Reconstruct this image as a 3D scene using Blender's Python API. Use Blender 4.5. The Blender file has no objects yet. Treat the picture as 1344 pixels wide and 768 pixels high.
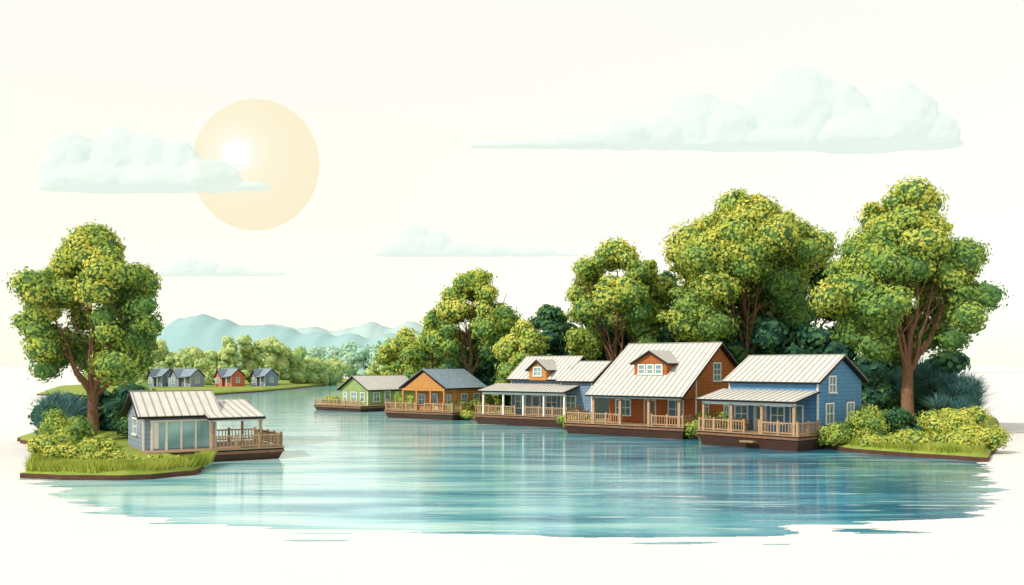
import bpy, bmesh, math, random
import numpy as np
from mathutils import Vector, noise, Matrix
random.seed(7); RS=np.random.RandomState(11)
scene=bpy.context.scene
def lin(c,k=1.0):
    o=[]
    for v in c:
        v=v/255.0
        o.append(min(.9,(v/12.92 if v<=0.04045 else ((v+0.055)/1.055)**2.4)*k))
    return (o[0],o[1],o[2],1.0)
# ---------------------------------------------------------------- materials
def newmat(name):
    m=bpy.data.materials.new(name); m.use_nodes=True
    nt=m.node_tree; b=nt.nodes['Principled BSDF']
    return m,nt,b
def mat(name,c1,c2=None,scale=2.0,rough=0.7,bump=0.0,k=0.5,stretch=(1,1,1),groove=0,metal=0):
    m,nt,b=newmat(name); N=nt.nodes; L=nt.links
    if c2 is None: c2=tuple(v*0.86 for v in c1)
    tc=N.new('ShaderNodeTexCoord'); mp=N.new('ShaderNodeMapping'); mp.inputs['Scale'].default_value=stretch
    L.new(tc.outputs['Object'],mp.inputs['Vector'])
    no=N.new('ShaderNodeTexNoise'); no.inputs['Scale'].default_value=scale; no.inputs['Detail'].default_value=6; no.inputs['Roughness'].default_value=0.65
    L.new(mp.outputs[0],no.inputs['Vector'])
    cr=N.new('ShaderNodeValToRGB'); cr.color_ramp.elements[0].position=0.32; cr.color_ramp.elements[1].position=0.68
    cr.color_ramp.elements[0].color=lin(c1,k); cr.color_ramp.elements[1].color=lin(c2,k)
    L.new(no.outputs['Fac'],cr.inputs['Fac']); out=cr.outputs['Color']
    if groove:
        sp=N.new('ShaderNodeSeparateXYZ'); L.new(tc.outputs['Object'],sp.inputs[0])
        mu=N.new('ShaderNodeMath'); mu.operation='MULTIPLY'; mu.inputs[1].default_value=groove; L.new(sp.outputs['Z'],mu.inputs[0])
        fr=N.new('ShaderNodeMath'); fr.operation='FRACT'; L.new(mu.outputs[0],fr.inputs[0])
        gt=N.new('ShaderNodeMath'); gt.operation='LESS_THAN'; gt.inputs[1].default_value=0.16; L.new(fr.outputs[0],gt.inputs[0])
        mx=N.new('ShaderNodeMixRGB'); mx.blend_type='MULTIPLY'; mx.inputs['Color2'].default_value=(0.66,0.66,0.70,1)
        L.new(gt.outputs[0],mx.inputs['Fac']); L.new(out,mx.inputs['Color1']); out=mx.outputs[0]
        bp=N.new('ShaderNodeBump'); bp.inputs['Strength'].default_value=0.5; bp.inputs['Distance'].default_value=0.03
        L.new(fr.outputs[0],bp.inputs['Height']); L.new(bp.outputs[0],b.inputs['Normal'])
    elif bump:
        bp=N.new('ShaderNodeBump'); bp.inputs['Strength'].default_value=bump; bp.inputs['Distance'].default_value=0.05
        L.new(no.outputs['Fac'],bp.inputs['Height']); L.new(bp.outputs[0],b.inputs['Normal'])
    L.new(out,b.inputs['Base Color']); b.inputs['Roughness'].default_value=rough; b.inputs['Metallic'].default_value=metal
    b.inputs['Specular IOR Level'].default_value=0.25
    return m
M={}
M['hull']=mat('hull_wood',(100,70,55),(74,50,43),3,0.6,0.4,stretch=(.4,.4,4),k=.75)
M['hulltrim']=mat('hull_trim_wood',(164,120,90),(132,92,70),3,0.6,0.3,k=.75)
M['hulldark']=mat('hull_bottom',(48,34,34),(36,26,28),3,0.5)
M['deck']=mat('deck_boards',(200,170,135),(170,140,108),2,0.7,0.2,stretch=(1,8,1),k=.65)
M['rail']=mat('rail_wood',(214,176,138),(186,146,108),4,0.7,0.2,k=.75)
M['dark']=mat('dark_trim',(64,48,46),(48,38,38),4,0.6)
M['roofc']=mat('cream_metal_roof',(246,244,236),(230,226,214),1.2,0.5,0.1,k=0.66)
M['roofrib']=mat('roof_seam',(204,200,188),(188,184,172),3,0.5,k=0.55)
M['roofb']=mat('slate_roof',(174,192,200),(148,168,182),1.5,0.55,0.1,k=.74)
M['roofbr']=mat('slate_seam',(126,142,158),None,3,0.5,k=.65)
M['blue']=mat('blue_siding',(104,158,200),(86,140,184),1.5,0.75,k=.76,groove=3.2)
M['orange']=mat('orange_siding',(200,116,60),(178,98,48),1.5,0.75,k=.78,groove=3.2)
M['orangel']=mat('light_orange_siding',(236,168,96),(222,150,80),1.5,0.75,k=.66,groove=3.2)
M['slate']=mat('slate_blue_siding',(146,172,196),(122,150,178),1.5,0.75,k=.72,groove=3.2)
M['gray']=mat('gray_siding',(170,186,200),(150,168,186),1.5,0.75,k=.7,groove=3.2)
M['green']=mat('green_siding',(172,198,128),(152,180,110),1.5,0.75,k=.74,groove=3.2)
M['red']=mat('red_siding',(228,126,96),(210,110,84),1.5,0.75,k=.78,groove=2)
M['white']=mat('white_paint',(248,246,238),(236,232,222),3,0.5,k=.85)
M['door']=mat('door_paint',(236,232,218),(218,210,194),3,0.5,k=.7)
M['bark']=mat('bark',(156,118,90),(104,76,58),5,0.9,0.8,stretch=(3,3,.5),k=.85)
M['soil']=mat('soil',(124,84,66),(94,66,54),2,0.95,0.6,k=.6)
M['grass']=mat('grass_ground',(172,184,78),(126,154,66),.8,0.95,0.5,k=.7)
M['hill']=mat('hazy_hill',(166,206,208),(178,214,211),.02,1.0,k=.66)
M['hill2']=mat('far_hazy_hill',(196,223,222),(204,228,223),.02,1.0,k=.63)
def glassmat(name,a,c):
    m,nt,b=newmat(name)
    no=nt.nodes.new('ShaderNodeTexNoise'); no.inputs['Scale'].default_value=.8
    cr=nt.nodes.new('ShaderNodeValToRGB'); cr.color_ramp.elements[0].position=.35; cr.color_ramp.elements[1].position=.65
    cr.color_ramp.elements[0].color=a; cr.color_ramp.elements[1].color=c
    nt.links.new(no.outputs['Fac'],cr.inputs['Fac']); nt.links.new(cr.outputs[0],b.inputs['Base Color']); b.inputs['Roughness'].default_value=.1
    return m
M['glass']=glassmat('window_glass',(.06,.14,.17,1),(.24,.42,.44,1))
M['glassl']=glassmat('patio_glass',(.10,.26,.28,1),(.42,.68,.66,1))
def leafmat(name,cols,k=.5):
    m,nt,b=newmat(name); N=nt.nodes; L=nt.links
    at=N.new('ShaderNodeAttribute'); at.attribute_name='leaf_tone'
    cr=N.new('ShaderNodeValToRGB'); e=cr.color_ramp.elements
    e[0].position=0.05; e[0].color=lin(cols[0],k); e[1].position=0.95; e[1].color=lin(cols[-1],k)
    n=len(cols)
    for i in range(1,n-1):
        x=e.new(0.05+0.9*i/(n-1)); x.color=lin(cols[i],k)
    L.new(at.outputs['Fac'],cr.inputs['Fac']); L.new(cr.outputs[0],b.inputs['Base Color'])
    b.inputs['Roughness'].default_value=.85; b.inputs['Specular IOR Level'].default_value=.05
    tr=N.new('ShaderNodeBsdfTranslucent'); L.new(cr.outputs[0],tr.inputs['Color'])
    mx=N.new('ShaderNodeMixShader'); mx.inputs[0].default_value=.30
    L.new(b.outputs[0],mx.inputs[1]); L.new(tr.outputs[0],mx.inputs[2]); L.new(mx.outputs[0],N['Material Output'].inputs['Surface'])
    return m
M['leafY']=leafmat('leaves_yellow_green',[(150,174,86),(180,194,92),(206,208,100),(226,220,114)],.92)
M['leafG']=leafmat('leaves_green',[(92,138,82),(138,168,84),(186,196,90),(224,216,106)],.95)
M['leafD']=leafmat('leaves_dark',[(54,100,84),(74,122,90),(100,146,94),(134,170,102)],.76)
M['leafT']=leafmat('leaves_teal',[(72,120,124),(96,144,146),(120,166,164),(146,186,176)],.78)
M['leafF']=leafmat('leaves_far',[(156,190,130),(182,204,130),(204,214,138),(220,224,150)],.94)  # aerial haze mixed into the leaf colour of distant trees
M['leafFF']=leafmat('leaves_farther',[(168,208,190),(182,214,188),(194,220,190),(208,226,194)],.9)  # stronger haze tint in the colour for the farthest trees
M['blade']=leafmat('grass_blades',[(126,152,62),(164,180,76),(196,200,92),(216,214,118)],.9)
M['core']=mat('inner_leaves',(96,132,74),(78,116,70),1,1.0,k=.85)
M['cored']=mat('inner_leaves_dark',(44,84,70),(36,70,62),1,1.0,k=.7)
M['corel']=mat('inner_leaves_light',(168,196,134),(154,186,130),.3,1.0,k=.85)  # haze tint for the inner leaves of distant crowns
M['coreff']=mat('inner_leaves_far',(168,206,186),(160,200,182),.3,1.0,k=.85)  # farthest crowns: haze tint in the inner leaves too

# ---------------------------------------------------------------- helpers
def link(ob,parent=None):
    scene.collection.objects.link(ob)
    if parent: ob.parent=parent
    return ob
def empty(name,loc=(0,0,0),yaw=0):
    e=bpy.data.objects.new(name,None); e.empty_display_size=.5; e.location=loc; e.rotation_euler=(0,0,math.radians(yaw)); return link(e)
def meshob(name,vs,fs,m,parent=None,smooth=False):
    me=bpy.data.meshes.new(name); me.from_pydata([tuple(v) for v in vs],[],fs); me.materials.append(m)
    me.validate()
    bm=bmesh.new(); bm.from_mesh(me); bmesh.ops.recalc_face_normals(bm,faces=bm.faces); bm.to_mesh(me); bm.free()
    if smooth:
        for p in me.polygons: p.use_smooth=True
    return link(bpy.data.objects.new(name,me),parent)
class B:
    def __init__(s,name,loc,yaw): s.e=empty(name,loc,yaw); s.p={}
    def add(s,part,m,vs,fs):
        d=s.p.setdefault(part,[[],[],m]); o=len(d[0]); d[0]+= [Vector(v) for v in vs]; d[1]+=[tuple(i+o for i in f) for f in fs]
    def hexa(s,part,m,v): s.add(part,m,v,[(0,3,2,1),(4,5,6,7),(0,1,5,4),(1,2,6,5),(2,3,7,6),(3,0,4,7)])
    def box(s,part,m,x0,x1,y0,y1,z0,z1):
        s.hexa(part,m,[(x0,y0,z0),(x1,y0,z0),(x1,y1,z0),(x0,y1,z0),(x0,y0,z1),(x1,y0,z1),(x1,y1,z1),(x0,y1,z1)])
    def slab(s,part,m,q,th,up=0):
        q=[Vector(v) for v in q]; n=(q[1]-q[0]).cross(q[3]-q[0]).normalized()
        if n.z<0: n=-n
        s.hexa(part,m,[v+n*(up-th) for v in q]+[v+n*up for v in q])
    def extr(s,part,m,poly,vec):
        n=len(poly); vec=Vector(vec); P=[Vector(v) for v in poly]
        s.add(part,m,P+[v+vec for v in P],[tuple(range(n)),tuple(range(2*n-1,n-1,-1))]+[(i,(i+1)%n,(i+1)%n+n,i+n) for i in range(n)])
    def roof(s,q,m='roofc',rib='roofrib',step=.55,part='roof'):
        q=[Vector(v) for v in q]
        s.slab(part+'_edge',M['dark'],q,.13,.0)
        c=sum(q,Vector())/4
        q2=[v+(c-v).normalized()*.05 for v in q]
        s.slab(part,M[m],q2,.04,.065)
        L=(q[1]-q[0]).length; n=max(2,int(L/step))
        d=(q[1]-q[0]).normalized()*.028
        for i in range(n+1):
            t=.02+.96*i/n; a=q2[0].lerp(q2[1],t); b_=q2[3].lerp(q2[2],t)
            s.slab(part+'_seams',M[rib],[a-d,a+d,b_+d,b_-d],.03,.105)
    def win(s,f,a,z,w,h,pos,cols=2,rows=2,frame='white'):
        def bx(part,m,u0,u1,o0,o1,z0,z1):
            if f=='-y': s.box(part,m,u0,u1,pos-o1,pos-o0,z0,z1)
            elif f=='+x': s.box(part,m,pos+o0,pos+o1,u0,u1,z0,z1)
            else: s.box(part,m,pos-o1,pos-o0,u0,u1,z0,z1)
        W=M[frame]; t=.12
        bx('window_glass',M['glass'],a-w/2,a+w/2,-.03,.02,z-h/2,z+h/2)
        bx('window_frames',W,a-w/2-t,a+w/2+t,-.02,.09,z+h/2,z+h/2+t); bx('window_frames',W,a-w/2-t*1.4,a+w/2+t*1.4,-.02,.14,z-h/2-t,z-h/2)
        bx('window_frames',W,a-w/2-t,a-w/2,-.02,.08,z-h/2,z+h/2); bx('window_frames',W,a+w/2,a+w/2+t,-.02,.08,z-h/2,z+h/2)
        for i in range(1,cols): u=a-w/2+w*i/cols; bx('window_frames',W,u-.035,u+.035,-.02,.055,z-h/2,z+h/2)
        for i in range(1,rows): v=z-h/2+h*i/rows; bx('window_frames',W,a-w/2,a+w/2,-.02,.05,v-.035,v+.035)
        bx('window_outline',M['dark'],a-w/2-t*1.5,a+w/2+t*1.5,-.02,.035,z+h/2+t,z+h/2+t+.05)
    def doorp(s,a,z0,w,h,pos,m='door'):
        s.box('door' if m=='door' else 'door_'+m,M[m],a-w/2,a+w/2,pos-.05,pos+.03,z0,z0+h)
        s.box('door_frame',M['white'],a-w/2-.1,a-w/2,pos-.08,pos+.03,z0,z0+h+.1); s.box('door_frame',M['white'],a+w/2,a+w/2+.1,pos-.08,pos+.03,z0,z0+h+.1)
        s.box('door_frame',M['white'],a-w/2,a+w/2,pos-.08,pos+.03,z0+h,z0+h+.1)
        s.box('window_glass',M['glass'],a-w/2+.18,a+w/2-.18,pos-.07,pos-.04,z0+h*.45,z0+h-.2)
        s.box('door_handle',M['dark'],a+w/2-.16,a+w/2-.1,pos-.12,pos-.05,z0+h*.38,z0+h*.43)
    def rail(s,x0,y0,x1,y1,z,h=.95):
        L=math.hypot(x1-x0,y1-y0); dx=abs(x1-x0)>abs(y1-y0)
        R=M['rail']
        def seg(zz0,zz1,w):
            if dx: s.box('railing',R,min(x0,x1),max(x0,x1),y0-w,y0+w,zz0,zz1)
            else: s.box('railing',R,x0-w,x0+w,min(y0,y1),max(y0,y1),zz0,zz1)
        seg(z+h-.09,z+h,.06); seg(z+.12,z+.19,.035)
        n=max(1,round(L/1.7))
        for i in range(n+1):
            x=x0+(x1-x0)*i/n; y=y0+(y1-y0)*i/n; s.box('railing_posts',R,x-.075,x+.075,y-.075,y+.075,z,z+h+.12)
        n=int(L/.24)
        for i in range(1,n):
            x=x0+(x1-x0)*i/n; y=y0+(y1-y0)*i/n; s.box('balusters',R,x-.028,x+.028,y-.025,y+.025,z+.19,z+h-.09)
    def post(s,x,y,z0,z1,w=.1,m='rail'):
        s.box('porch_posts',M[m],x-w,x+w,y-w,y+w,z0,z1); s.box('porch_posts',M[m],x-w-.04,x+w+.04,y-w-.04,y+w+.04,z1-.12,z1-.02)
    def hull(s,x0,x1,y0,y1,zd):
        i=.35
        s.hexa('hull',M['hull'],[(x0+i,y0+i,-.25),(x1-i,y0+i,-.25),(x1-i,y1-i,-.25),(x0+i,y1-i,-.25),(x0,y0,zd-.36),(x1,y0,zd-.36),(x1,y1,zd-.36),(x0,y1,zd-.36)])
        s.box('hull_rim',M['hulltrim'],x0-.08,x1+.08,y0-.08,y1+.08,zd-.355,zd-.18)
        s.box('hull_band',M['hulldark'],x0-.03,x1+.03,y0-.03,y1+.03,zd-.175,zd-.085)
        s.box('deck',M['deck'],x0-.1,x1+.1,y0-.1,y1+.1,zd-.08,zd)
    def finish(s):
        for k,(v,f,m) in s.p.items(): meshob(k,v,f,m,s.e)
        return s.e
def gable(h,x0,x1,y0,y1,yr,z0,ze,zr,wall,oh=.45,roofm='roofc',rib='roofrib',ze1=None,frontext=0):
    if ze1 is None: ze1=ze
    h.extr('walls',M[wall],[(x0,y0,z0),(x0,y0,ze),(x0,yr,zr),(x0,y1,ze1),(x0,y1,z0)],(x1-x0,0,0))
    sf=(zr-ze)/(yr-y0); sb=(zr-ze1)/(y1-yr); u=.16
    of=oh+frontext
    h.roof([(x0-oh,y0-of,ze-sf*of+u),(x1+oh,y0-of,ze-sf*of+u),(x1+oh,yr,zr+u),(x0-oh,yr,zr+u)],roofm,rib)
    h.roof([(x0-oh,y1+oh,ze1-sb*oh+u),(x1+oh,y1+oh,ze1-sb*oh+u),(x1+oh,yr+.02,zr+u),(x0-oh,yr+.02,zr+u)],roofm,rib)
    h.box('ridge_cap',M[rib],x0-oh,x1+oh,yr-.09,yr+.11,zr+u+.05,zr+u+.12)
    for x in (x0,x1):
        h.box('corner_boards',M['white'],x-.06,x+.06,y0-.04,y0+.07,z0,ze-.02)
def gable_y(h,x0,x1,y0,y1,z0,ze,zr,wall,oh=.35,roofm='roofc',rib='roofrib',part='walls',u=.14,front=None):
    xm=(x0+x1)/2
    h.extr(part,M[wall],[(x0,y0,z0),(x0,y0,ze),(xm,y0,zr),(x1,y0,ze),(x1,y0,z0)],(0,y1-y0,0))
    s=(zr-ze)/(xm-x0); f=oh if front is None else front
    h.roof([(x0-oh,y0-f,ze-s*oh+u),(x0-oh,y1,ze-s*oh+u),(xm,y1,zr+u),(xm,y0-f,zr+u)],roofm,rib,part='gable_roof')
    h.roof([(x1+oh,y0-f,ze-s*oh+u),(x1+oh,y1,ze-s*oh+u),(xm+.02,y1,zr+u),(xm+.02,y0-f,zr+u)],roofm,rib,part='gable_roof')

# ---------------------------------------------------------------- houseboats
h=B('blue_houseboat',(21.4,69,0),-48); zd=1.2
h.hull(-9,0.2,0,4.2,zd)
gable(h,-8.1,0,3.2,10.2,6.7,.6,5.25,7.15,'blue')
h.roof([(-8.9,-.35,3.75),(.2,-.35,3.75),(.2,3.25,4.5),(-8.9,3.25,4.5)])
h.box('porch_beam',M['white'],-8.6,-.1,.05,.22,3.38,3.62)
for x in(-8.5,-5.8,-3.0,-.2): h.post(x,.15,zd,3.45)
h.rail(-8.9,.12,-4.6,.12,zd); h.rail(-3.2,.12,.08,.12,zd); h.rail(.1,.15,.1,3.1,zd); h.rail(-8.9,.15,-8.9,3.1,zd)
h.win('-y',-6.9,2.5,1.1,1.3,3.2); h.doorp(-5.1,zd,1.0,2.1,3.2); h.win('-y',-3.5,2.5,1.1,1.3,3.2); h.doorp(-1.8,zd,1.0,2.1,3.2,'blue')
h.win('+x',5.0,2.7,1.0,1.5,0); h.win('+x',8.3,2.7,1.0,1.5,0); h.win('+x',5.4,5.0,.9,1.2,0)
h.box('step',M['deck'],-4.5,-3.3,-.7,-.12,.5,.62)
h.box('bench',M['rail'],-7.8,-6.0,2.5,3.0,zd+.4,zd+.47); h.box('bench',M['rail'],-7.8,-6.0,2.98,3.04,zd+.5,zd+.9)
for x in(-7.7,-6.1): h.box('bench',M['rail'],x-.04,x+.04,2.55,3.0,zd,zd+.4)
h.finish()
h=B('orange_houseboat',(14.8,80.4,0),-38); zd=1.1
h.hull(-12.4,0.3,0,4.5,zd)
x0,x1=-9.2,0
h.extr('walls',M['orange'],[(x0,3,.5),(x0,3,5.7),(x0,7.5,8.45),(x0,12,5.9),(x0,12,.5)],(x1-x0,0,0))
h.roof([(x0-.5,-.5,3.72),(x1+.5,-.5,3.72),(x1+.5,7.5,8.62),(x0-.5,7.5,8.62)])
h.roof([(x0-.5,12.4,5.85),(x1+.5,12.4,5.85),(x1+.5,7.52,8.62),(x0-.5,7.52,8.62)])
h.box('ridge_cap',M['roofrib'],x0-.5,x1+.5,7.4,7.62,8.68,8.75)
h.extr('porch_gable_infill',M['orange'],[(x1-.12,.1,3.55),(x1-.12,.1,3.86),(x1-.12,3.0,5.62),(x1-.12,3,3.55)],(.12,0,0))
h.box('porch_beam',M['white'],x0,x1,.02,.2,3.5,3.75)
for x in(-9.1,-6.2,-3.2,-.15): h.post(x,.12,zd,3.5,.12)
h.rail(-12.3,.1,-6.2,.1,zd); h.rail(-12.3,.15,-12.3,4,zd); h.rail(-2.9,.1,.2,.1,zd); h.rail(.2,.15,.2,2.9,zd)
h.doorp(-4.7,zd,1.1,2.15,3,'orangel'); h.win('-y',-7.6,2.5,1.5,1.4,3,3,2); h.win('-y',-2,2.5,1.4,1.5,3)
gable_y(h,-6.1,-2.7,2.5,6.6,5.0,6.75,7.75,'orange',part='dormer_walls')
for a in(-5.3,-4.4,-3.5): h.win('-y',a,6.15,.55,.75,2.5,1,2)
h.win('+x',7.3,5.9,1.4,1.6,0,2,3); h.win('+x',4.9,2.7,1.0,1.6,0); h.win('+x',9.3,2.7,1.0,1.6,0)
for y in(3.04,11.95): h.box('corner_boards',M['white'],-.03,.05,y-.08,y+.08,.5,5.6)
h.finish()
h=B('white_houseboat',(5.54,95,0),-37); zd=1.15
h.hull(-12.2,0.2,0,4.2,zd)
gable(h,-9.4,-2.4,3.2,10,6.6,.6,5.1,7.35,'slate')
gable(h,-2.3,1.6,2.6,9.2,5.9,.6,4.9,6.75,'slate',roofm='roofc')
gable_y(h,-6.6,-4.3,2.7,6,4.9,6.1,7.0,'orangel',part='dormer_walls')
h.win('-y',-5.45,5.85,.9,.85,2.7,2,2)
h.roof([(-11.4,-.4,3.72),(.1,-.4,3.72),(.1,3.0,4.45),(-11.4,3.0,4.45)])
h.box('porch_beam',M['white'],-11.1,-.1,.05,.2,3.35,3.6)
for x in(-11,-8.2,-5.5,-2.8,-.2): h.post(x,.12,zd,3.45,.09,'white')
h.rail(-12.1,.1,-6.6,.1,zd); h.rail(-5.2,.1,.1,.1,zd); h.rail(.1,.15,.1,2.5,zd); h.rail(-12.1,.1,-12.1,3.8,zd)
h.doorp(-6,zd,1.1,2.1,3.2); h.win('-y',-8.1,2.5,1.3,1.4,3.2); h.win('-y',-3.9,2.5,1.3,1.4,3.2); h.win('-y',-1,2.5,1.1,1.4,2.6)
h.win('+x',4.6,3.9,.9,1.3,1.6); h.win('+x',7.2,3.9,.9,1.3,1.6)
h.finish()
h=B('small_orange_houseboat',(-7.2,108.3,0),-35); zd=1.0
h.hull(-10.6,0.2,0,4,zd)
gable_y(h,-7.9,-1.2,2.4,8.3,.5,3.9,5.9,'orangel',oh=.5,roofm='roofb',rib='roofbr',front=2.4)
h.box('porch_beam',M['orangel'],-7.9,-1.2,.2,.36,3.45,3.75)
h.extr('porch_gable_face',M['orangel'],[(-7.6,.28,3.76),(-4.55,.28,5.72),(-1.5,.28,3.76)],(0,.12,0))
for x in(-7.8,-5.6,-3.4,-1.3): h.post(x,.28,zd,3.5,.1,'orangel')
h.rail(-10.5,.1,-5.5,.1,zd); h.rail(-4.2,.1,.1,.1,zd); h.rail(.1,.15,.1,3.6,zd); h.rail(-10.5,.15,-10.5,3.6,zd)
h.doorp(-4.6,zd,1.0,2,2.4); h.win('-y',-6.6,2.3,1,1.2,2.4); h.win('-y',-2.5,2.3,1,1.2,2.4)
h.win('+x',4,2.4,1,1.2,-1.2); h.win('+x',6.5,2.4,1,1.2,-1.2)
h.finish()
h=B('green_houseboat',(-20.5,130,0),50); zd=.85
h.hull(-2.2,4.6,-1,9.3,zd)
gable(h,0,9.5,0,6.0,3.0,.5,3.1,4.85,'green')
h.win('-x',3.0,2.0,1.1,1.3,0); h.win('-x',1.1,2,.7,1.2,0,1,2); h.win('-x',4.9,2,.7,1.2,0,1,2)
h.win('-y',1.6,2,1,1.2,0); h.win('-y',5.8,2,1,1.2,0); h.doorp(3.7,zd,1.0,2,0)
h.rail(-2.1,-.9,-2.1,9.2,zd,.8)
h.finish()
# gray houseboat by the near left bank: glazed front, porch with deck
h=B('gray_houseboat',(-24.3,60.8,0),32); zd=.85
h.hull(-.2,8.7,-1.7,4.8,zd)
gable(h,-.2,4.5,0,5.8,2.6,.3,3.15,4.5,'gray')
h.roof([(3.6,-1.7,2.95),(7.5,-1.7,2.95),(7.5,3.4,3.95),(3.6,3.4,3.95)],part='porch_roof')
h.box('porch_beam',M['white'],3.7,7.4,-1.5,-1.38,2.72,2.9)
for x,y in((3.9,-1.44),(7.2,-1.44),(7.2,3.1)): h.post(x,y,zd,2.75 if y<0 else 3.7,.075)
h.box('sliding_door_glass',M['glassl'],.35,4.1,-.04,.02,zd+.08,2.72)
for x in (.32,1.25,2.2,3.15,4.12): h.box('sliding_door_frame',M['white'],x-.065,x+.065,-.12,.02,zd,2.72)
h.box('sliding_door_top',M['white'],.2,4.25,-.125,.02,2.725,2.85)
h.box('sliding_door_curtain',M['white'],.42,.75,-.06,-.045,zd+.1,2.7)
h.win('-x',2.9,2.3,1.5,1.0,-.2); h.win('+x',1.8,2.0,1.1,1.3,4.5)
h.rail(3.9,-1.6,8.6,-1.6,zd,.9); h.rail(8.6,-1.6,8.6,4.6,zd,.9); h.rail(4.7,4.7,8.6,4.7,zd,.9)
h.finish()
for nm,loc,yaw,w,wall,rf in(('gray_house',(-97.5,250,.7),-28,5,'slate','roofb'),('gray_house',(-89.5,246,.7),-28,8,'gray','roofb'),('red_house',(-79,250,.7),-30,6,'red','roofb'),('gray_house',(-71,256,.7),-32,5,'slate','roofb')):
    h=B(nm,loc,yaw)
    rr='roofbr'
    gable(h,-w/2,w/2,0,5,2.5,-.3,2.9,4.8,wall,roofm=rf,rib=rr,oh=.3)
    gable_y(h,-w*.28,w*.05,-1.2,2.4,-.3,3.0,4.7,wall,roofm=rf,rib=rr,part='front_wing')
    h.win('-y',w*-.115,1.8,1.1,1.4,-1.2); h.win('-y',w*.28,1.8,1.0,1.3,0); h.win('-y',w*-.4,1.8,.8,1.3,0); h.win('+x',2.5,1.8,1.1,1.3,w/2)
    h.box('porch_step',M['deck'],w*.1,w*.45,-1.5,-.02,-.2,.15)
    for x in(w*.12,w*.44): h.post(x,-1.3,.15,2.7,.07,'white')
    h.roof([(w*.07,-1.6,2.6),(w*.5,-1.6,2.6),(w*.5,-.36,2.9),(w*.07,-.36,2.9)],rf,rr,part='porch_roof')
    h.finish()

# ---------------------------------------------------------------- ground, banks, water
meshob('ground',[(-4000,-600,0),(4000,-600,0),(4000,6000,0),(-4000,6000,0)],[(0,1,2,3)],mat('white_paper_ground',(253,252,247),(251,250,244),.05,1.0,k=.66))  # plain white paper sheet under and around the scene
def bank(name,pts,z0=.3,z1=.9,ins=1.6,jit=.35,step=1.2):
    P=[]; n=len(pts)
    for i in range(n):
        a=Vector(pts[i]); b_=Vector(pts[(i+1)%n]); L=(b_-a).length; k=max(1,int(L/step))
        for j in range(k):
            p=a.lerp(b_,j/k); nn=noise.noise(Vector((p.x*.45,p.y*.45,3)));n2=noise.noise(Vector((p.x*.45,p.y*.45,9)))
            P.append((p.x+nn*jit*2,p.y+n2*jit*2))
    me=bpy.data.meshes.new(name); bm=bmesh.new()
    top=[bm.verts.new((x,y,z0)) for x,y in P]; f=bm.faces.new(top)
    f.normal_update()
    if f.normal.z<0: f.normal_flip()
    bot=[bm.verts.new((x,y,-.05)) for x,y in P]; m=len(P)
    for i in range(m):
        q=bm.faces.new((bot[i],bot[(i+1)%m],top[(i+1)%m],top[i])); q.material_index=1
    bm.normal_update(); 
    r=bmesh.ops.inset_region(bm,faces=[f],thickness=ins,depth=0,use_even_offset=True)
    for v in f.verts: v.co.z=z1+noise.noise(v.co*.4)*.15
    bmesh.ops.triangulate(bm,faces=[f]); bmesh.ops.recalc_face_normals(bm,faces=bm.faces)
    bm.to_mesh(me); bm.free(); me.materials.append(M['grass']); me.materials.append(M['soil'])
    for p in me.polygons: 
        if p.material_index==0: p.use_smooth=True
    return link(bpy.data.objects.new(name,me))
bank('river_bank',[(-28,52.6),(-24,51.6),(-20.6,52.2),(-19.0,54.5),(-19.6,58),(-21.5,61),(-21.6,67),(-24,74),(-29,81),(-36,88),(-43,88),(-43,80),(-36.5,70),(-31,60)],z1=.8)
bank('river_bank',[(32,62),(28.2,65),(25.5,68.5),(24,73),(22,80),(18,79),(15.8,80.5),(15.5,86),(9,91.5),(5,92.5),(5.8,97),(4,102),(-3,107),(-6.5,110),(-8,116),(-13,121),(-15,128),(-19,134),(-25,139),(-30,148),(-33,165),(-31,200),(-33,260),(-34,330),(-90,372),(-96,395),(20,400),(40,260),(62,150),(58,110),(46,86),(37,70)],z1=.9,step=2.2)
bank('river_bank',[(-84,190),(-76,187),(-67,195),(-62,226),(-61,262),(-62,302),(-76,345),(-100,372),(-150,380),(-130,260),(-104,200)],z1=.8,step=3)
F=[(-28.5,53),(-27,51.5),(-24.3,48.4),(-20,42.6),(-15.5,39.2),(-10.5,37),(-6.4,35),(-3.95,35.7),(.8,35.3),(5.8,34),(9.3,34.0),(11.6,36.4),(15.7,36.8),(19.6,39.2),(23.4,44.6),(27.7,53),(32.3,62)]
FX=[f[0] for f in F]; FY=[f[1] for f in F]
def fm(x,y):
    if x<=FX[0] or x>=FX[-1]: return -5
    f=float(np.interp(x,FX,FY))
    a=noise.noise(Vector((x*.14,y*1.0,1.7)))*3.2+noise.noise(Vector((x*.3,y*2.4,5.1)))*1.6
    return y-f-a*(.95)
wv=[];wf=[]
def strip(xa,xb,ya,yb,xa2=None,xb2=None):
    o=len(wv); wv.extend([(xa,ya,.004),(xb,ya,.004),(xb if xb2 is None else xb2,yb,.004),(xa if xa2 is None else xa2,yb,.004)]); wf.append((o,o+1,o+2,o+3))
y=31.5; dy=.08
while y<62-1e-6:
    xs=np.arange(-30,33.3,.25); vals=[fm(x,y+dy/2) for x in xs]; st=None
    for i in range(1,len(xs)):
        a,b_=vals[i-1],vals[i]
        if (a>0)!=(b_>0):
            c=xs[i-1]+.25*(a/(a-b_)) 
            if b_>0: st=c
            elif st is not None:
                if c-st>.3: strip(st,c,y,y+dy)
                st=None
    y+=dy
LX=[(62,-29),(75,-34),(88,-38),(130,-60),(200,-90),(300,-100),(400,-110)]
RX=[(62,32),(75,34),(88,36),(130,30),(200,10),(300,0),(400,-5)]
for i in range(len(LX)-1):
    strip(LX[i][1],RX[i][1],LX[i][0]-(.0 if i else .05),LX[i+1][0],LX[i+1][1],RX[i+1][1])
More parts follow.
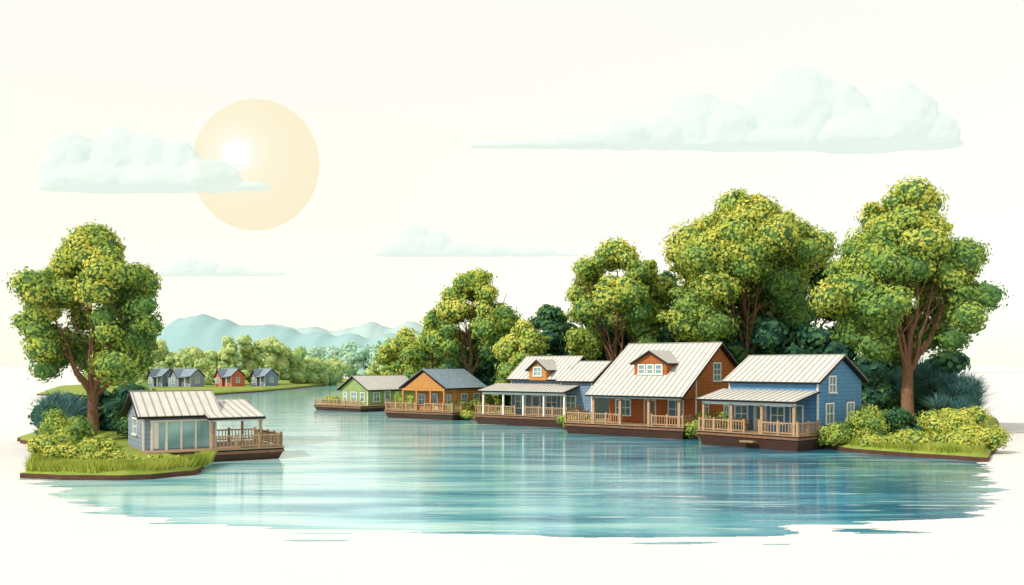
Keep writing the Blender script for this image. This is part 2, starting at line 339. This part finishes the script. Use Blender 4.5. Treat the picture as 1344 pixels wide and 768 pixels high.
m,nt,b=newmat('river_water'); N=nt.nodes; L=nt.links
tc=N.new('ShaderNodeTexCoord')
def nz(sx,sy,sc,det=4,dist=0):
    mp=N.new('ShaderNodeMapping'); mp.inputs['Scale'].default_value=(sx,sy,1); L.new(tc.outputs['Object'],mp.inputs[0])
    n=N.new('ShaderNodeTexNoise'); n.inputs['Scale'].default_value=sc; n.inputs['Detail'].default_value=det; n.inputs['Distortion'].default_value=dist; L.new(mp.outputs[0],n.inputs['Vector']); return n
n1=nz(.07,.42,1.0,5,.4)
# base colour shifts from pale on the left to teal on the right
sx=N.new('ShaderNodeSeparateXYZ'); L.new(tc.outputs['Object'],sx.inputs[0])
dr=N.new('ShaderNodeMapRange'); dr.inputs['From Min'].default_value=-14; dr.inputs['From Max'].default_value=18; dr.inputs['To Min'].default_value=.10; dr.inputs['To Max'].default_value=-.20; L.new(sx.outputs['X'],dr.inputs['Value'])
am=N.new('ShaderNodeMath'); am.operation='ADD'; L.new(n1.outputs['Fac'],am.inputs[0]); L.new(dr.outputs[0],am.inputs[1])
cr=N.new('ShaderNodeValToRGB'); e=cr.color_ramp.elements; e[0].position=.24; e[0].color=lin((44,124,152),.72); e[1].position=.68; e[1].color=lin((190,232,228),.85)
x=e.new(.42); x.color=lin((90,174,194),.78); x=e.new(.55); x.color=lin((142,208,214),.82)
L.new(am.outputs[0],cr.inputs['Fac'])
# foam / disturbed water strokes
n4=nz(.16,2.1,1.0,3,.5); st=N.new('ShaderNodeMapRange'); st.inputs['From Min'].default_value=.60; st.inputs['From Max'].default_value=.66; st.inputs['To Max'].default_value=.65; L.new(n4.outputs['Fac'],st.inputs['Value'])
mx=N.new('ShaderNodeMixRGB'); mx.inputs['Color2'].default_value=lin((214,240,236),.85); L.new(st.outputs[0],mx.inputs['Fac']); L.new(cr.outputs[0],mx.inputs['Color1'])
L.new(mx.outputs[0],b.inputs['Base Color'])
b.inputs['Roughness'].default_value=.04; b.inputs['IOR'].default_value=1.34; b.inputs['Specular IOR Level'].default_value=.5
n2=nz(.4,1.6,1.0,5,.3); n3=nz(2.0,7,1.0,3)
ad=N.new('ShaderNodeMath'); ad.operation='MULTIPLY_ADD'; ad.inputs[1].default_value=.28; L.new(n3.outputs['Fac'],ad.inputs[0]); L.new(n2.outputs['Fac'],ad.inputs[2])
bp=N.new('ShaderNodeBump'); bp.inputs['Strength'].default_value=.25; bp.inputs['Distance'].default_value=.10; L.new(ad.outputs[0],bp.inputs['Height']); L.new(bp.outputs[0],b.inputs['Normal'])
meshob('river_water',wv,wf,m)

# ---------------------------------------------------------------- foliage
def ico(sub):
    bm=bmesh.new(); bmesh.ops.create_icosphere(bm,subdivisions=sub,radius=1); bm.verts.ensure_lookup_table()
    v=np.array([q.co[:] for q in bm.verts]); f=[tuple(w.index for w in p.verts) for p in bm.faces]; bm.free(); return v,f
IC1=ico(1);IC2=ico(2);IC4=ico(4)
def quadmesh(name,V,tone,m,parent=None):
    n=len(V)//4; me=bpy.data.meshes.new(name)
    me.vertices.add(4*n); me.vertices.foreach_set('co',V.astype(np.float32).ravel())
    me.loops.add(4*n); me.loops.foreach_set('vertex_index',np.arange(4*n,dtype=np.int32))
    me.polygons.add(n); me.polygons.foreach_set('loop_start',np.arange(0,4*n,4,dtype=np.int32)); me.polygons.foreach_set('loop_total',np.full(n,4,dtype=np.int32))
    me.update(calc_edges=True)
    a=me.attributes.new('leaf_tone','FLOAT','POINT'); a.data.foreach_set('value',np.repeat(tone,4).astype(np.float32))
    me.materials.append(m); return link(bpy.data.objects.new(name,me),parent)
def leaves(clumps,size,dens=1.15,jit=.26):
    Vs=[];T=[]
    for (cx,cy,cz,r,rz,t) in clumps:
        n=int(4*math.pi*r*rz/(size*size)*dens)+8
        d=RS.normal(size=(n,3)); d/=np.linalg.norm(d,axis=1)[:,None]
        rad=1.0+RS.uniform(-.20,.07,n)+ .13*np.sin(d[:,0]*7+cx)*np.cos(d[:,2]*6+cz)+.08*np.sin(d[:,1]*13+d[:,2]*11+cy)
        fly=RS.rand(n)<.07; rad[fly]+=RS.uniform(.05,.30,fly.sum())
        P=np.stack([cx+d[:,0]*r*rad,cy+d[:,1]*r*rad,cz+d[:,2]*rz*rad],1)
        nn=d+RS.normal(size=(n,3))*jit; nn/=np.linalg.norm(nn,axis=1)[:,None]
        a=RS.normal(size=(n,3)); tt=np.cross(nn,a); tt/=np.linalg.norm(tt,axis=1)[:,None]; bb=np.cross(nn,tt)
        s=size*RS.uniform(.45,.85,n)[:,None]
        Vs.append(np.stack([P-tt*s,P-bb*s*.7,P+tt*s,P+bb*s*.7],1).reshape(-1,3))
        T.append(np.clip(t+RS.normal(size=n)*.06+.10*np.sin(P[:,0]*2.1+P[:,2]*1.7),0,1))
    return np.concatenate(Vs),np.concatenate(T)
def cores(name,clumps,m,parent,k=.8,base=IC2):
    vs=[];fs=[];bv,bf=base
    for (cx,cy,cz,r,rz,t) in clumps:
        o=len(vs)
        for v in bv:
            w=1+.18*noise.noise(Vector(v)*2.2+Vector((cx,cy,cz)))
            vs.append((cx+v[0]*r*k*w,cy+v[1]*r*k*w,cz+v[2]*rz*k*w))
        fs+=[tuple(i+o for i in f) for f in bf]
    me=bpy.data.meshes.new(name); me.from_pydata(vs,[],fs); me.materials.append(m)
    return link(bpy.data.objects.new(name,me),parent)
def tube(vs,fs,pts,rad,ns=9):
    o=len(vs); pts=[Vector(p) for p in pts]
    for i,p in enumerate(pts):
        t=(pts[min(i+1,len(pts)-1)]-pts[max(i-1,0)]).normalized()
        a=t.cross(Vector((.3,1,.1))).normalized(); b_=t.cross(a)
        for j in range(ns):
            th=2*math.pi*j/ns; r=rad[i]*(1+.14*noise.noise(Vector((j*1.3,i*.5,p.x))))
            vs.append(p+a*math.cos(th)*r+b_*math.sin(th)*r)
    for i in range(len(pts)-1):
        for j in range(ns): fs.append((o+i*ns+j,o+i*ns+(j+1)%ns,o+(i+1)*ns+(j+1)%ns,o+(i+1)*ns+j))
def limb(vs,fs,a,b_,r0,r1,bow=.12,n=7,ns=7):
    a=Vector(a);b_=Vector(b_);L=(b_-a).length; P=[];R=[]
    sd=random.random()*50
    for i in range(n+1):
        t=i/n; p=a.lerp(b_,t); p.z+=math.sin(t*math.pi)*-bow*L*.5
        p+=Vector((noise.noise(Vector((t*3,sd,0))),noise.noise(Vector((t*3,sd,7))),0))*L*.09*math.sin(t*math.pi)
        P.append(p);R.append(r0+(r1-r0)*t)
    tube(vs,fs,P,R,ns); return P
def tree(name,x,y,zb,zc,zt,rx,ry,m,seed,nc=60,cr=.24,tr=.5,leaf=.34,tone=.5,gap=True,nl=8,lean=0,coreM='core',cx=0):
    random.seed(seed); e=empty(name,(x,y,0)); H=zt-zc; C=[]
    tries=0
    while len(C)<nc and tries<5000:
        tries+=1
        t=random.random()**.9; w=(math.sin(math.pi*min(1,(t*.80+.20)))**.75)*(1+.14*math.sin(seed+t*9))
        a=random.uniform(0,2*math.pi); q=random.uniform(.25,1)**.5*(.84)
        r=cr*rx*random.uniform(.5,1.25)*(1-.2*t)
        px=math.cos(a)*w*q*rx; py=math.sin(a)*w*q*ry; pz=zc+H*(.08+t*.84)
        if abs(px)+r>rx*1.04: px*=.86
        if gap and py<.12*ry and abs(px)<.32*rx and t<.34: continue
        if gap and py<-.1*ry and abs(px)<.16*rx and t<.46: continue
        if pz+r*.8>zt: pz=zt-r*.8
        if any((px-c[0])**2+(py-c[1])**2+(pz-c[2])**2<(.5*r)**2 for c in C): continue
        C.append((px+cx,py,pz,r,r*.78,tone+random.uniform(-.24,.24)+.42*(t-.5)-.12*px/rx))  # sunlit top and left, shaded lower right put into the clump tone
    # thin sprays of leaves breaking the outline
    for i in range(int(nc*.5)):
        c=random.choice(C[:nc]); dx=random.uniform(-1,1); dy=random.uniform(-.8,.8); dz=random.uniform(-.3,.9); l=math.sqrt(dx*dx+dy*dy+dz*dz)+.01
        rr=c[3]*random.uniform(.25,.42); X=c[0]+dx/l*c[3]*1.05; Z=c[2]+dz/l*c[4]*1.05
        if Z+rr>zt+.4 or (gap and abs(X)<.3*rx and Z<zc+.42*H): continue
        C.append((X,c[1]+dy/l*c[3],Z,rr,rr*.7,c[5]+.08))
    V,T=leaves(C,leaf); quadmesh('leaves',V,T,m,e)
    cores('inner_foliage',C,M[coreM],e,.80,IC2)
    vs=[];fs=[]; fz=zb+(zc-zb)*.75+.06*H
    P=[Vector((0,0,zb-.4)),Vector((0,0,zb+.15)),Vector((0.03,0,zb+.7)),Vector((lean*.3,0,zb+(fz-zb)*.5)),Vector((lean*.6,0,fz))]
    tube(vs,fs,P,[tr*2.1,tr*1.55,tr*1.12,tr*.95,tr*.85],12)
    for i in range(5):
        a=i*1.256+seed; tube(vs,fs,[(0,0,zb+.7),(math.cos(a)*tr*1.4,math.sin(a)*tr*1.4,zb+.15),(math.cos(a)*tr*2.7,math.sin(a)*tr*2.7,zb-.2)],[tr*.5,tr*.4,tr*.15],6)
    fork=P[-1]
    for i in range(nl):
        a=-math.pi*(.04+.92*(i+.5)/nl)+random.uniform(-.15,.15) if i%3!=2 or not gap else math.pi*random.uniform(.05,.95)
        q=random.uniform(.35,.72); t=random.uniform(.3,.75)
        tgt=Vector((math.cos(a)*rx*q+cx,math.sin(a)*ry*q*.8,zc+H*t))
        st=fork+Vector((0,0,random.uniform(-.8,.3)*tr*2))
        Q=limb(vs,fs,st,tgt,tr*random.uniform(.36,.55),tr*.07)
        for k in(3,4,5):
            p=Q[k]; d=Vector((random.uniform(-1,1)*rx*.3,random.uniform(-1,.4)*ry*.3,H*random.uniform(.08,.22)))
            limb(vs,fs,p,p+d,tr*.17,tr*.04,.05,4,5)
    limb(vs,fs,fork,(cx*.5,0,zc+H*.8),tr*.75,tr*.12)
    meshob('trunk',vs,fs,M['bark'],e,True)
    return e
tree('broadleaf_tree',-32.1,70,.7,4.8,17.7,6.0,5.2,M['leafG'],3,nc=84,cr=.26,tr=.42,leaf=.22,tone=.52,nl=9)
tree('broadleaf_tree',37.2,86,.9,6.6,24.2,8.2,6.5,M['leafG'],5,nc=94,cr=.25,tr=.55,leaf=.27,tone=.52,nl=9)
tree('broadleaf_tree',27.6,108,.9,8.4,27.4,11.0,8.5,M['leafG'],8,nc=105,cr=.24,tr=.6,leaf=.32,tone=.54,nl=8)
tree('broadleaf_tree',36,116,.9,6,24.5,8.2,7.5,M['leafD'],12,nc=70,cr=.26,tr=.5,leaf=.42,tone=.5,gap=False,coreM='cored')
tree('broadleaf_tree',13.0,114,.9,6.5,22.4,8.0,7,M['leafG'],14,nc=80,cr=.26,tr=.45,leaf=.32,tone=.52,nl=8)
tree('broadleaf_tree',20.5,122,.9,5,19.5,7,7,M['leafD'],15,nc=50,cr=.28,tr=.45,leaf=.5,tone=.4,gap=False,coreM='cored')
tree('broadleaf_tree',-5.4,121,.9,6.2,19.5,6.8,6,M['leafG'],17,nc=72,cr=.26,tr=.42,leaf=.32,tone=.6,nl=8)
tree('broadleaf_tree',1.3,113,.8,3.2,12.4,4.6,4,M['leafY'],18,nc=40,cr=.32,tr=.25,leaf=.3,tone=.45,gap=False)
tree('broadleaf_tree',5,128,.9,4,15.2,6,6,M['leafD'],19,nc=45,cr=.28,tr=.35,leaf=.45,tone=.6,gap=False,coreM='cored')
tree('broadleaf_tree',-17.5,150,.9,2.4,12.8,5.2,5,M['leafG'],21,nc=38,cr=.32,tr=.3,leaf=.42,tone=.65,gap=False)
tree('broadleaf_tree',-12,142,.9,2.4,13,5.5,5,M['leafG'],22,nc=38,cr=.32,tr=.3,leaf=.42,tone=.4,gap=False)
tree('broadleaf_tree',-22,170,.9,1.6,10.5,5.0,5,M['leafF'],23,nc=32,cr=.32,tr=.3,leaf=.5,tone=.4,gap=False,coreM='corel')
def mass(name,items,leaf,m,coreM,dens=1.1,per=7):
    e=empty(name); C=[]
    for (x,y,z0,r,hh,t) in items:
        for i in range(per):
            a=random.uniform(0,6.283); q=random.uniform(0,.7); zz=random.random()
            C.append((x+math.cos(a)*q*r,y+math.sin(a)*q*r,z0+hh*(.15+.68*zz),r*random.uniform(.36,.55),r*random.uniform(.3,.45),t+random.uniform(-.3,.3)+.2*(zz-.3)))  # higher clumps lighter: sunlit tops put into the tone
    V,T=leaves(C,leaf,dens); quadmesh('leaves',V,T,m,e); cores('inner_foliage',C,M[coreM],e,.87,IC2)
    return e
random.seed(40); it=[]
for i in range(30):
    t=i/29; x=-8+t*54; y=128-t*26+random.uniform(-3,3)
    it.append((x,y,.2,4.2,9+5*math.sin(t*3.0)+random.uniform(-1.5,1.5),.4))
mass('dark_woodland',it,.62,M['leafD'],'cored',per=8)
it=[]
for i in range(14):
    t=i/13; it.append((31+t*14,92+t*3+random.uniform(-2,2),.2,3.2,6.5+random.uniform(-1,1)-2.5*t,.4))
for i in range(8): it.append((-39.5+i*1.3,80+random.uniform(-1,2),.2,2.4,5.0-1.5*abs(i-4)/4,.4))
mass('undergrowth',it,.45,M['leafD'],'cored',per=8)
it=[]
def band(pts,n,rr,hh,t,dep=8):
    for i in range(n):
        u=i/(n-1)*(len(pts)-1); k=min(int(u),len(pts)-2); f=u-k
        x=pts[k][0]*(1-f)+pts[k+1][0]*f; y=pts[k][1]*(1-f)+pts[k+1][1]*f; H=pts[k][2]*(1-f)+pts[k+1][2]*f
        r=rr*random.uniform(.75,1.25)
        it.append((x+random.uniform(-2,2),y+random.uniform(0,dep),.2,r,H*random.uniform(.75,1.15),t))
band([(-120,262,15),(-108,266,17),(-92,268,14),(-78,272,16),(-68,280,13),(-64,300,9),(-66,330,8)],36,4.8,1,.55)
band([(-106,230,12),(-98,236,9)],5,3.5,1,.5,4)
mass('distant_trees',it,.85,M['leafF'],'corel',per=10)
it=[]
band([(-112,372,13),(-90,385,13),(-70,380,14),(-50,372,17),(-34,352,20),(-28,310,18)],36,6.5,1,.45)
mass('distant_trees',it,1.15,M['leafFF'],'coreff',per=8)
it=[]
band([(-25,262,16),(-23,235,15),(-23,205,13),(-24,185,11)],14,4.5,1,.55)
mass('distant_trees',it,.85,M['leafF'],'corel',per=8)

def bush(x,y,z,r,hh,m,seed,leaf=.2,tone=.55,name='bush',core='core'):
    random.seed(seed); e=empty(name,(x,y,0)); C=[]
    n=int(9+r*2)
    for i in range(n):
        a=random.uniform(0,6.283); q=random.random()**.5*.72
        cr=random.uniform(.32,.5)*min(r,hh)*1.0
        C.append((math.cos(a)*q*r,math.sin(a)*q*r*.8,z+cr*.5+(hh-cr*1.3)*random.random()*(1-q*.5),cr,cr*.85,tone+random.uniform(-.22,.22)))
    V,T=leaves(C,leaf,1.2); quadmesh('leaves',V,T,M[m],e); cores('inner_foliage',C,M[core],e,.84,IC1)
    return e
BL=[(24.9,71.0,.4,1.5,1.9,'leafG'),(27.3,71,.6,1.7,2.7,'leafG'),(26.6,74.8,.6,1.4,3.4,'leafG'),(29.4,74.5,.7,1.8,3.0,'leafG'),(31.6,73.5,.7,1.7,2.9,'leafD'),(33.6,71,.7,2.1,2.7,'leafY'),(36.2,73.5,.7,2.0,3.4,'leafY'),(29.5,67.6,.3,2.0,1.6,'leafY'),(32.0,66.0,.3,2.0,1.5,'leafY'),(34.6,68,.3,2.0,2.1,'leafY'),(27.4,68.3,.2,1.3,1.2,'leafY'),
 (16.4,80.8,.2,1.3,1.9,'leafG'),(17.6,82.5,.5,1.4,2.2,'leafG'),(19.0,83.5,.5,1.5,2.0,'leafG'),(17.2,79.9,.0,.9,1.1,'leafY'),
 (7.2,91.5,.2,1.2,1.8,'leafY'),(5.8,94,.3,1.2,2.1,'leafG'),(6.6,99,.5,1.6,2.6,'leafG'),
 (-6.4,111.5,.2,1.7,2.4,'leafG'),(-4.6,112.5,.3,1.8,2.2,'leafY'),(-6.5,116,.5,1.8,4,'leafG'),(-3,116,.5,1.6,4.2,'leafG'),(-5.2,109.5,.0,1.2,1.4,'leafY'),
 (-13,124,.4,1.8,2.4,'leafG'),(-11.2,121,.3,1.6,2.3,'leafD'),(-15,129,.4,1.8,2.8,'leafG'),(-26,137,.3,1.8,2.0,'leafG'),(-28.2,141,.3,1.6,1.8,'leafY'),(-24.5,141,.3,2,2.8,'leafG'),
 (-27.2,56.6,.5,1.9,1.4,'leafY'),(-24.6,55.8,.4,1.7,.95,'leafY'),(-22.4,56.2,.4,1.5,.75,'leafY'),(-20.9,57.0,.3,1.1,.65,'leafY'),(-29.3,58.5,.5,1.6,1.8,'leafY'),(-26.4,59.0,.5,1.3,1.5,'leafG'),(-29.4,62.5,.6,1.7,2.7,'leafG'),(-27.6,60.6,.6,1.1,1.6,'leafG'),(-33,66,.6,1.7,3.1,'leafG'),(-35,70,.6,1.6,3.6,'leafD'),(-28.4,70.5,.6,2,3.6,'leafD'),(-30.4,73.5,.6,2,4.6,'leafD'),(-37.5,76,.6,1.8,4,'leafD')]
for i,(x,y,z,r,hh,m_) in enumerate(BL): bush(x,y,z,r,hh,m_,100+i,.16 if y<90 else .22,core='cored' if m_=='leafD' else 'core')
def blades(name,items,m,wid=.05,parent=None):
    Vs=[];T=[]
    for (x,y,z,dx,dy,L,w,t) in items:
        d=Vector((dx,dy,1)).normalized(); s=Vector((-d.y,d.x,0)); s=(s.normalized() if s.length>.05 else Vector((1,0,0)))
        s=(s+Vector((.9,0,0))).normalized()
        p=Vector((x,y,z)); mid=p+d*L*.55; tip=p+d*L+Vector((dx,dy,-.25))*L*.22
        Vs+=[p-s*w,p+s*w,mid+s*w*.9,mid-s*w*.9, mid-s*w*.9,mid+s*w*.9,tip+s*w*.1,tip-s*w*.1]; T+=[t,t]
    return quadmesh(name,np.array([v[:] for v in Vs]),np.array(T),m,parent)
def spiky(x,y,z,r,seed):
    random.seed(seed); it=[]
    for k in range(9):
        cx=random.uniform(-.6,.6)*r; cy=random.uniform(-.5,.5)*r; cz=z+random.uniform(0,.9)*r
        for i in range(110):
            a=random.uniform(0,6.283); q=random.uniform(.1,1.6)
            it.append((cx,cy,cz,math.cos(a)*q,math.sin(a)*q,r*random.uniform(.5,.95),.06,random.random()))
    e=empty('spiky_shrub',(x,y,0)); blades('spiky_leaves',it,M['leafT'],parent=e)
    C=[(0,0,z+r*.5,r*.6,r*.6,.4)]; cores('inner_foliage',C,M['cored'],e,.9)
for i,(x,y,z,r) in enumerate([(-36.2,73,.8,2.0),(-34.4,69,.7,1.6),(-38.5,78,.8,2.2),(42,86,.9,2.8),(43.0,89,2.2,2.6),(40.5,90,2.8,2.8),(44.5,92,.9,2.6),(38.5,80,.8,2.0),(41.5,84,1.8,2.2),(42.2,86,3.2,2.0)]): spiky(x,y,z,r,60+i)
random.seed(5); it=[]
def grassline(pts,n,wy,L):
    for i in range(n):
        u=random.random()*(len(pts)-1); k=int(u); f=u-k
        x=pts[k][0]*(1-f)+pts[k+1][0]*f+random.uniform(-.15,.15); y=pts[k][1]*(1-f)+pts[k+1][1]*f+random.uniform(0,wy)
        it.append((x,y,.18+random.random()*.15,random.uniform(-.5,.5),random.uniform(-.5,.3),L*random.uniform(.5,1.25),.022*(1+y/120),min(1,max(0,.5+.5*noise.noise(Vector((x*.7,y*.7,0)))+random.uniform(-.2,.2)))))
grassline([(-28,52.9),(-24,52.0),(-20.8,52.6),(-19.3,54.8),(-19.8,58)],6500,2.6,.75)
grassline([(-31,60),(-28.5,53.6)],1200,2,.8)
grassline([(36,69.5),(32,62.4),(28.4,65.4),(25.8,68.9)],5000,2.5,.7)
grassline([(18,79.3),(16,80.6)],500,1.5,.6)
grassline([(8.5,91.6),(5.3,92.8)],600,1.5,.6)
grassline([(-3,107.3),(-6.4,110.2),(-8,116),(-13,121)],1500,2,.8)
grassline([(-19,134),(-25,139.5),(-30,148.5)],1600,2.5,.9)
grassline([(-84,190.6),(-76,188),(-67,196)],1500,5,1.2)
ge=empty('grass'); blades('grass_blades',it,M['blade'],parent=ge)

# ---------------------------------------------------------------- hills
def hill(name,D,pts,m,seed,dep=120):
    xs=np.arange(pts[0][0],pts[-1][0]+1,3.0); vs=[];fs=[]
    rows=[(0,0),(.12,.45),(.3,.78),(.5,.95),(.62,1),(.8,.8),(1,0)]
    px=np.array([p[0] for p in pts]);pz=np.array([p[1] for p in pts])
    def hz(x):
        i=int(np.clip(np.searchsorted(px,x)-1,0,len(px)-2)); f=(x-px[i])/(px[i+1]-px[i]); f=min(1,max(0,f)); f=f*f*(3-2*f); return pz[i]*(1-f)+pz[i+1]*f
    for x in xs:
        H=hz(x)+abs(math.sin(x*.055+seed))*2.5
        for (f,g) in rows:
            w=noise.noise(Vector((x*.03,f*3,seed)))*.03+noise.noise(Vector((x*.12,f*6,seed)))*.03
            vs.append((x,D+dep*f,max(0,H*(g+w*g))-.5*(g==0)))
    n=len(rows)
    for i in range(len(xs)-1):
        for j in range(n-1): fs.append((i*n+j,(i+1)*n+j,(i+1)*n+j+1,i*n+j+1))
    meshob(name,vs,fs,m,None,True)
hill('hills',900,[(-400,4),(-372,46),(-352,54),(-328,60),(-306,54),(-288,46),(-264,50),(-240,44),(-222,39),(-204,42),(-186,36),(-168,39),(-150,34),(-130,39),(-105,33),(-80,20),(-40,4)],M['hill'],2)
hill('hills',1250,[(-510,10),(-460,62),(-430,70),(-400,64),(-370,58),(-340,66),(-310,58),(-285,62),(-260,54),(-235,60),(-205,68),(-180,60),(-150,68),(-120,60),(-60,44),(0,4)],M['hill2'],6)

# ---------------------------------------------------------------- clouds
m,nt,b=newmat('cloud_vapour'); N=nt.nodes; L=nt.links
no=N.new('ShaderNodeTexNoise'); no.inputs['Scale'].default_value=.02; no.inputs['Detail'].default_value=5
tc=N.new('ShaderNodeTexCoord'); L.new(tc.outputs['Object'],no.inputs['Vector'])
cr=N.new('ShaderNodeValToRGB'); cr.color_ramp.elements[0].color=(.25,.21,.21,1); cr.color_ramp.elements[1].color=(.30,.26,.26,1)
L.new(no.outputs['Fac'],cr.inputs['Fac']); L.new(cr.outputs[0],b.inputs['Base Color']); b.inputs['Roughness'].default_value=1; b.inputs['Specular IOR Level'].default_value=0
b.inputs['Emission Color'].default_value=(.47,.65,.60,1); b.inputs['Emission Strength'].default_value=1.0  # added aqua self-glow keeps the cloud's shaded parts pale
tr=N.new('ShaderNodeBsdfTransparent'); mx=N.new('ShaderNodeMixShader'); mx.inputs[0].default_value=.38
L.new(b.outputs[0],mx.inputs[1]); L.new(tr.outputs[0],mx.inputs[2]); L.new(mx.outputs[0],N['Material Output'].inputs['Surface'])
M['cloud']=m
def cloud(D,zb,puffs,seed):
    vs=[];fs=[];bv,bf=IC4
    for (x,zo,rx,rz) in puffs:
        o=len(vs)
        for v in bv:
            p=Vector(v); w=1+.13*noise.noise(p*2.2+Vector((x,seed,0)))+.08*noise.noise(p*5+Vector((x,seed,0)))
            X=x+v[0]*rx*w; Y=D+v[1]*min(rx,rz*2)*.6*w; Z=zb+zo+v[2]*rz*w
            if Z<zb: Z=zb+(Z-zb)*.06
            vs.append((X,Y,Z))
        fs+=[tuple(i+o for i in f) for f in bf]
    ob=meshob('cloud',vs,fs,M['cloud'],None,True)
    r=ob.modifiers.new('remesh','REMESH'); r.mode='VOXEL'; r.voxel_size=1.3; r.use_smooth_shade=True
    s_=ob.modifiers.new('smooth','SMOOTH'); s_.factor=.5; s_.iterations=4
S=1/1.714
cloud(700,141,[(x*S,z*S,a*S,c*S) for x,z,a,c in [(-575,28,38,45),(-598,15,22,40),(-515,40,38,40),(-480,36,36,36),(-438,34,30,30),(-400,14,45,26),(-540,10,70,26),(-360,3,45,9),(-470,8,90,24)]],1)
cloud(720,178,[(x*S,z*S,a*S,c*S) for x,z,a,c in [(385,48,56,62),(350,36,44,50),(440,40,44,50),(525,38,52,46),(565,18,38,30),(470,15,80,36),(250,32,40,44),(290,22,50,40),(205,18,36,28),(155,14,40,22),(100,7,50,13),(350,8,150,22),(20,3,80,7),(500,6,110,16),(-20,1,30,3)]],2)
cloud(700,90,[(x*S,z*S,a*S,c*S) for x,z,a,c in [(-128,18,22,24),(-100,15,22,18),(-150,9,22,12),(-70,9,26,10),(-30,6,30,9),(20,5,40,7),(-110,3,75,8),(62,2,28,3)]],3)
cloud(690,74,[(x*S,z*S,a*S,c*S) for x,z,a,c in [(-420,10,24,14),(-395,9,22,10),(-365,6,26,8),(-330,3,40,5),(-440,4,24,7),(-400,2,55,6)]],4)
m,nt,b=newmat('sun_disc'); N=nt.nodes; L=nt.links
tc=N.new('ShaderNodeTexCoord'); mp=N.new('ShaderNodeMapping'); mp.inputs['Location'].default_value=(31,0,-18); L.new(tc.outputs['Object'],mp.inputs[0])
ln=N.new('ShaderNodeVectorMath'); ln.operation='LENGTH'; L.new(mp.outputs[0],ln.inputs[0])
mr=N.new('ShaderNodeMapRange'); mr.inputs['From Min'].default_value=0; mr.inputs['From Max'].default_value=140; L.new(ln.outputs['Value'],mr.inputs['Value'])
cr=N.new('ShaderNodeValToRGB'); e=cr.color_ramp.elements; e[0].position=.13; e[0].color=(1,1,1,1); e[1].position=1
e[1].color=(.98,.88,.63,1)
x=e.new(.24); x.color=(1,.97,.78,1); x=e.new(.42); x.color=(.99,.92,.69,1)
L.new(mr.outputs[0],cr.inputs[0]); em=N.new('ShaderNodeEmission'); L.new(cr.outputs[0],em.inputs[0]); L.new(em.outputs[0],N['Material Output'].inputs['Surface'])
n=96; vs=[(0,0,0)]+[(math.cos(2*math.pi*i/n)*105,0,math.sin(2*math.pi*i/n)*108) for i in range(n)]
so=meshob('sun',vs,[(0,i+1,(i+1)%n+1) for i in range(n)],m); so.location=(-421,1500,336)

# ---------------------------------------------------------------- light & world
sd=Vector((-.60,-.46,.66)).normalized()
elev=math.asin(sd.z); az=math.atan2(sd.x,sd.y)
w=bpy.data.worlds.new('World'); scene.world=w; w.use_nodes=True; nt=w.node_tree; N=nt.nodes; L=nt.links
bg=N['Background']; sky=N.new('ShaderNodeTexSky'); sky.sky_type='NISHITA'; sky.sun_disc=False; sky.sun_elevation=elev; sky.sun_rotation=az
bg.inputs['Strength'].default_value=.05; L.new(sky.outputs[0],bg.inputs['Color'])
b2=N.new('ShaderNodeBackground'); b2.inputs['Strength'].default_value=1
tc=N.new('ShaderNodeTexCoord'); sp=N.new('ShaderNodeSeparateXYZ'); L.new(tc.outputs['Generated'],sp.inputs[0])
cr=N.new('ShaderNodeValToRGB'); e=cr.color_ramp.elements; e[0].position=0; e[0].color=(.87,.85,.73,1); e[1].position=.42; e[1].color=(.91,.86,.75,1)
x=e.new(.15); x.color=(.89,.83,.65,1)
L.new(sp.outputs['Z'],cr.inputs[0]); L.new(cr.outputs[0],b2.inputs[0])
ad=N.new('ShaderNodeAddShader'); L.new(bg.outputs[0],ad.inputs[0]); L.new(b2.outputs[0],ad.inputs[1]); L.new(ad.outputs[0],N['World Output'].inputs['Surface'])
sl=bpy.data.lights.new('sun_light','SUN'); sl.energy=3.6; sl.angle=math.radians(.5); sl.color=(1,.95,.86)
slo=bpy.data.objects.new('sun_light',sl); link(slo); slo.rotation_euler=sd.to_track_quat('Z','Y').to_euler()

cam=bpy.data.cameras.new('camera'); co=bpy.data.objects.new('camera',cam); link(co)
co.location=(0,0,6.5); co.rotation_euler=(math.radians(90),0,0); cam.sensor_width=36; cam.lens=1200/1344*36; cam.shift_y=(480-384)/1344; cam.clip_end=8000
scene.camera=co
scene.view_settings.view_transform='Standard'; scene.view_settings.look='None'; scene.view_settings.exposure=0
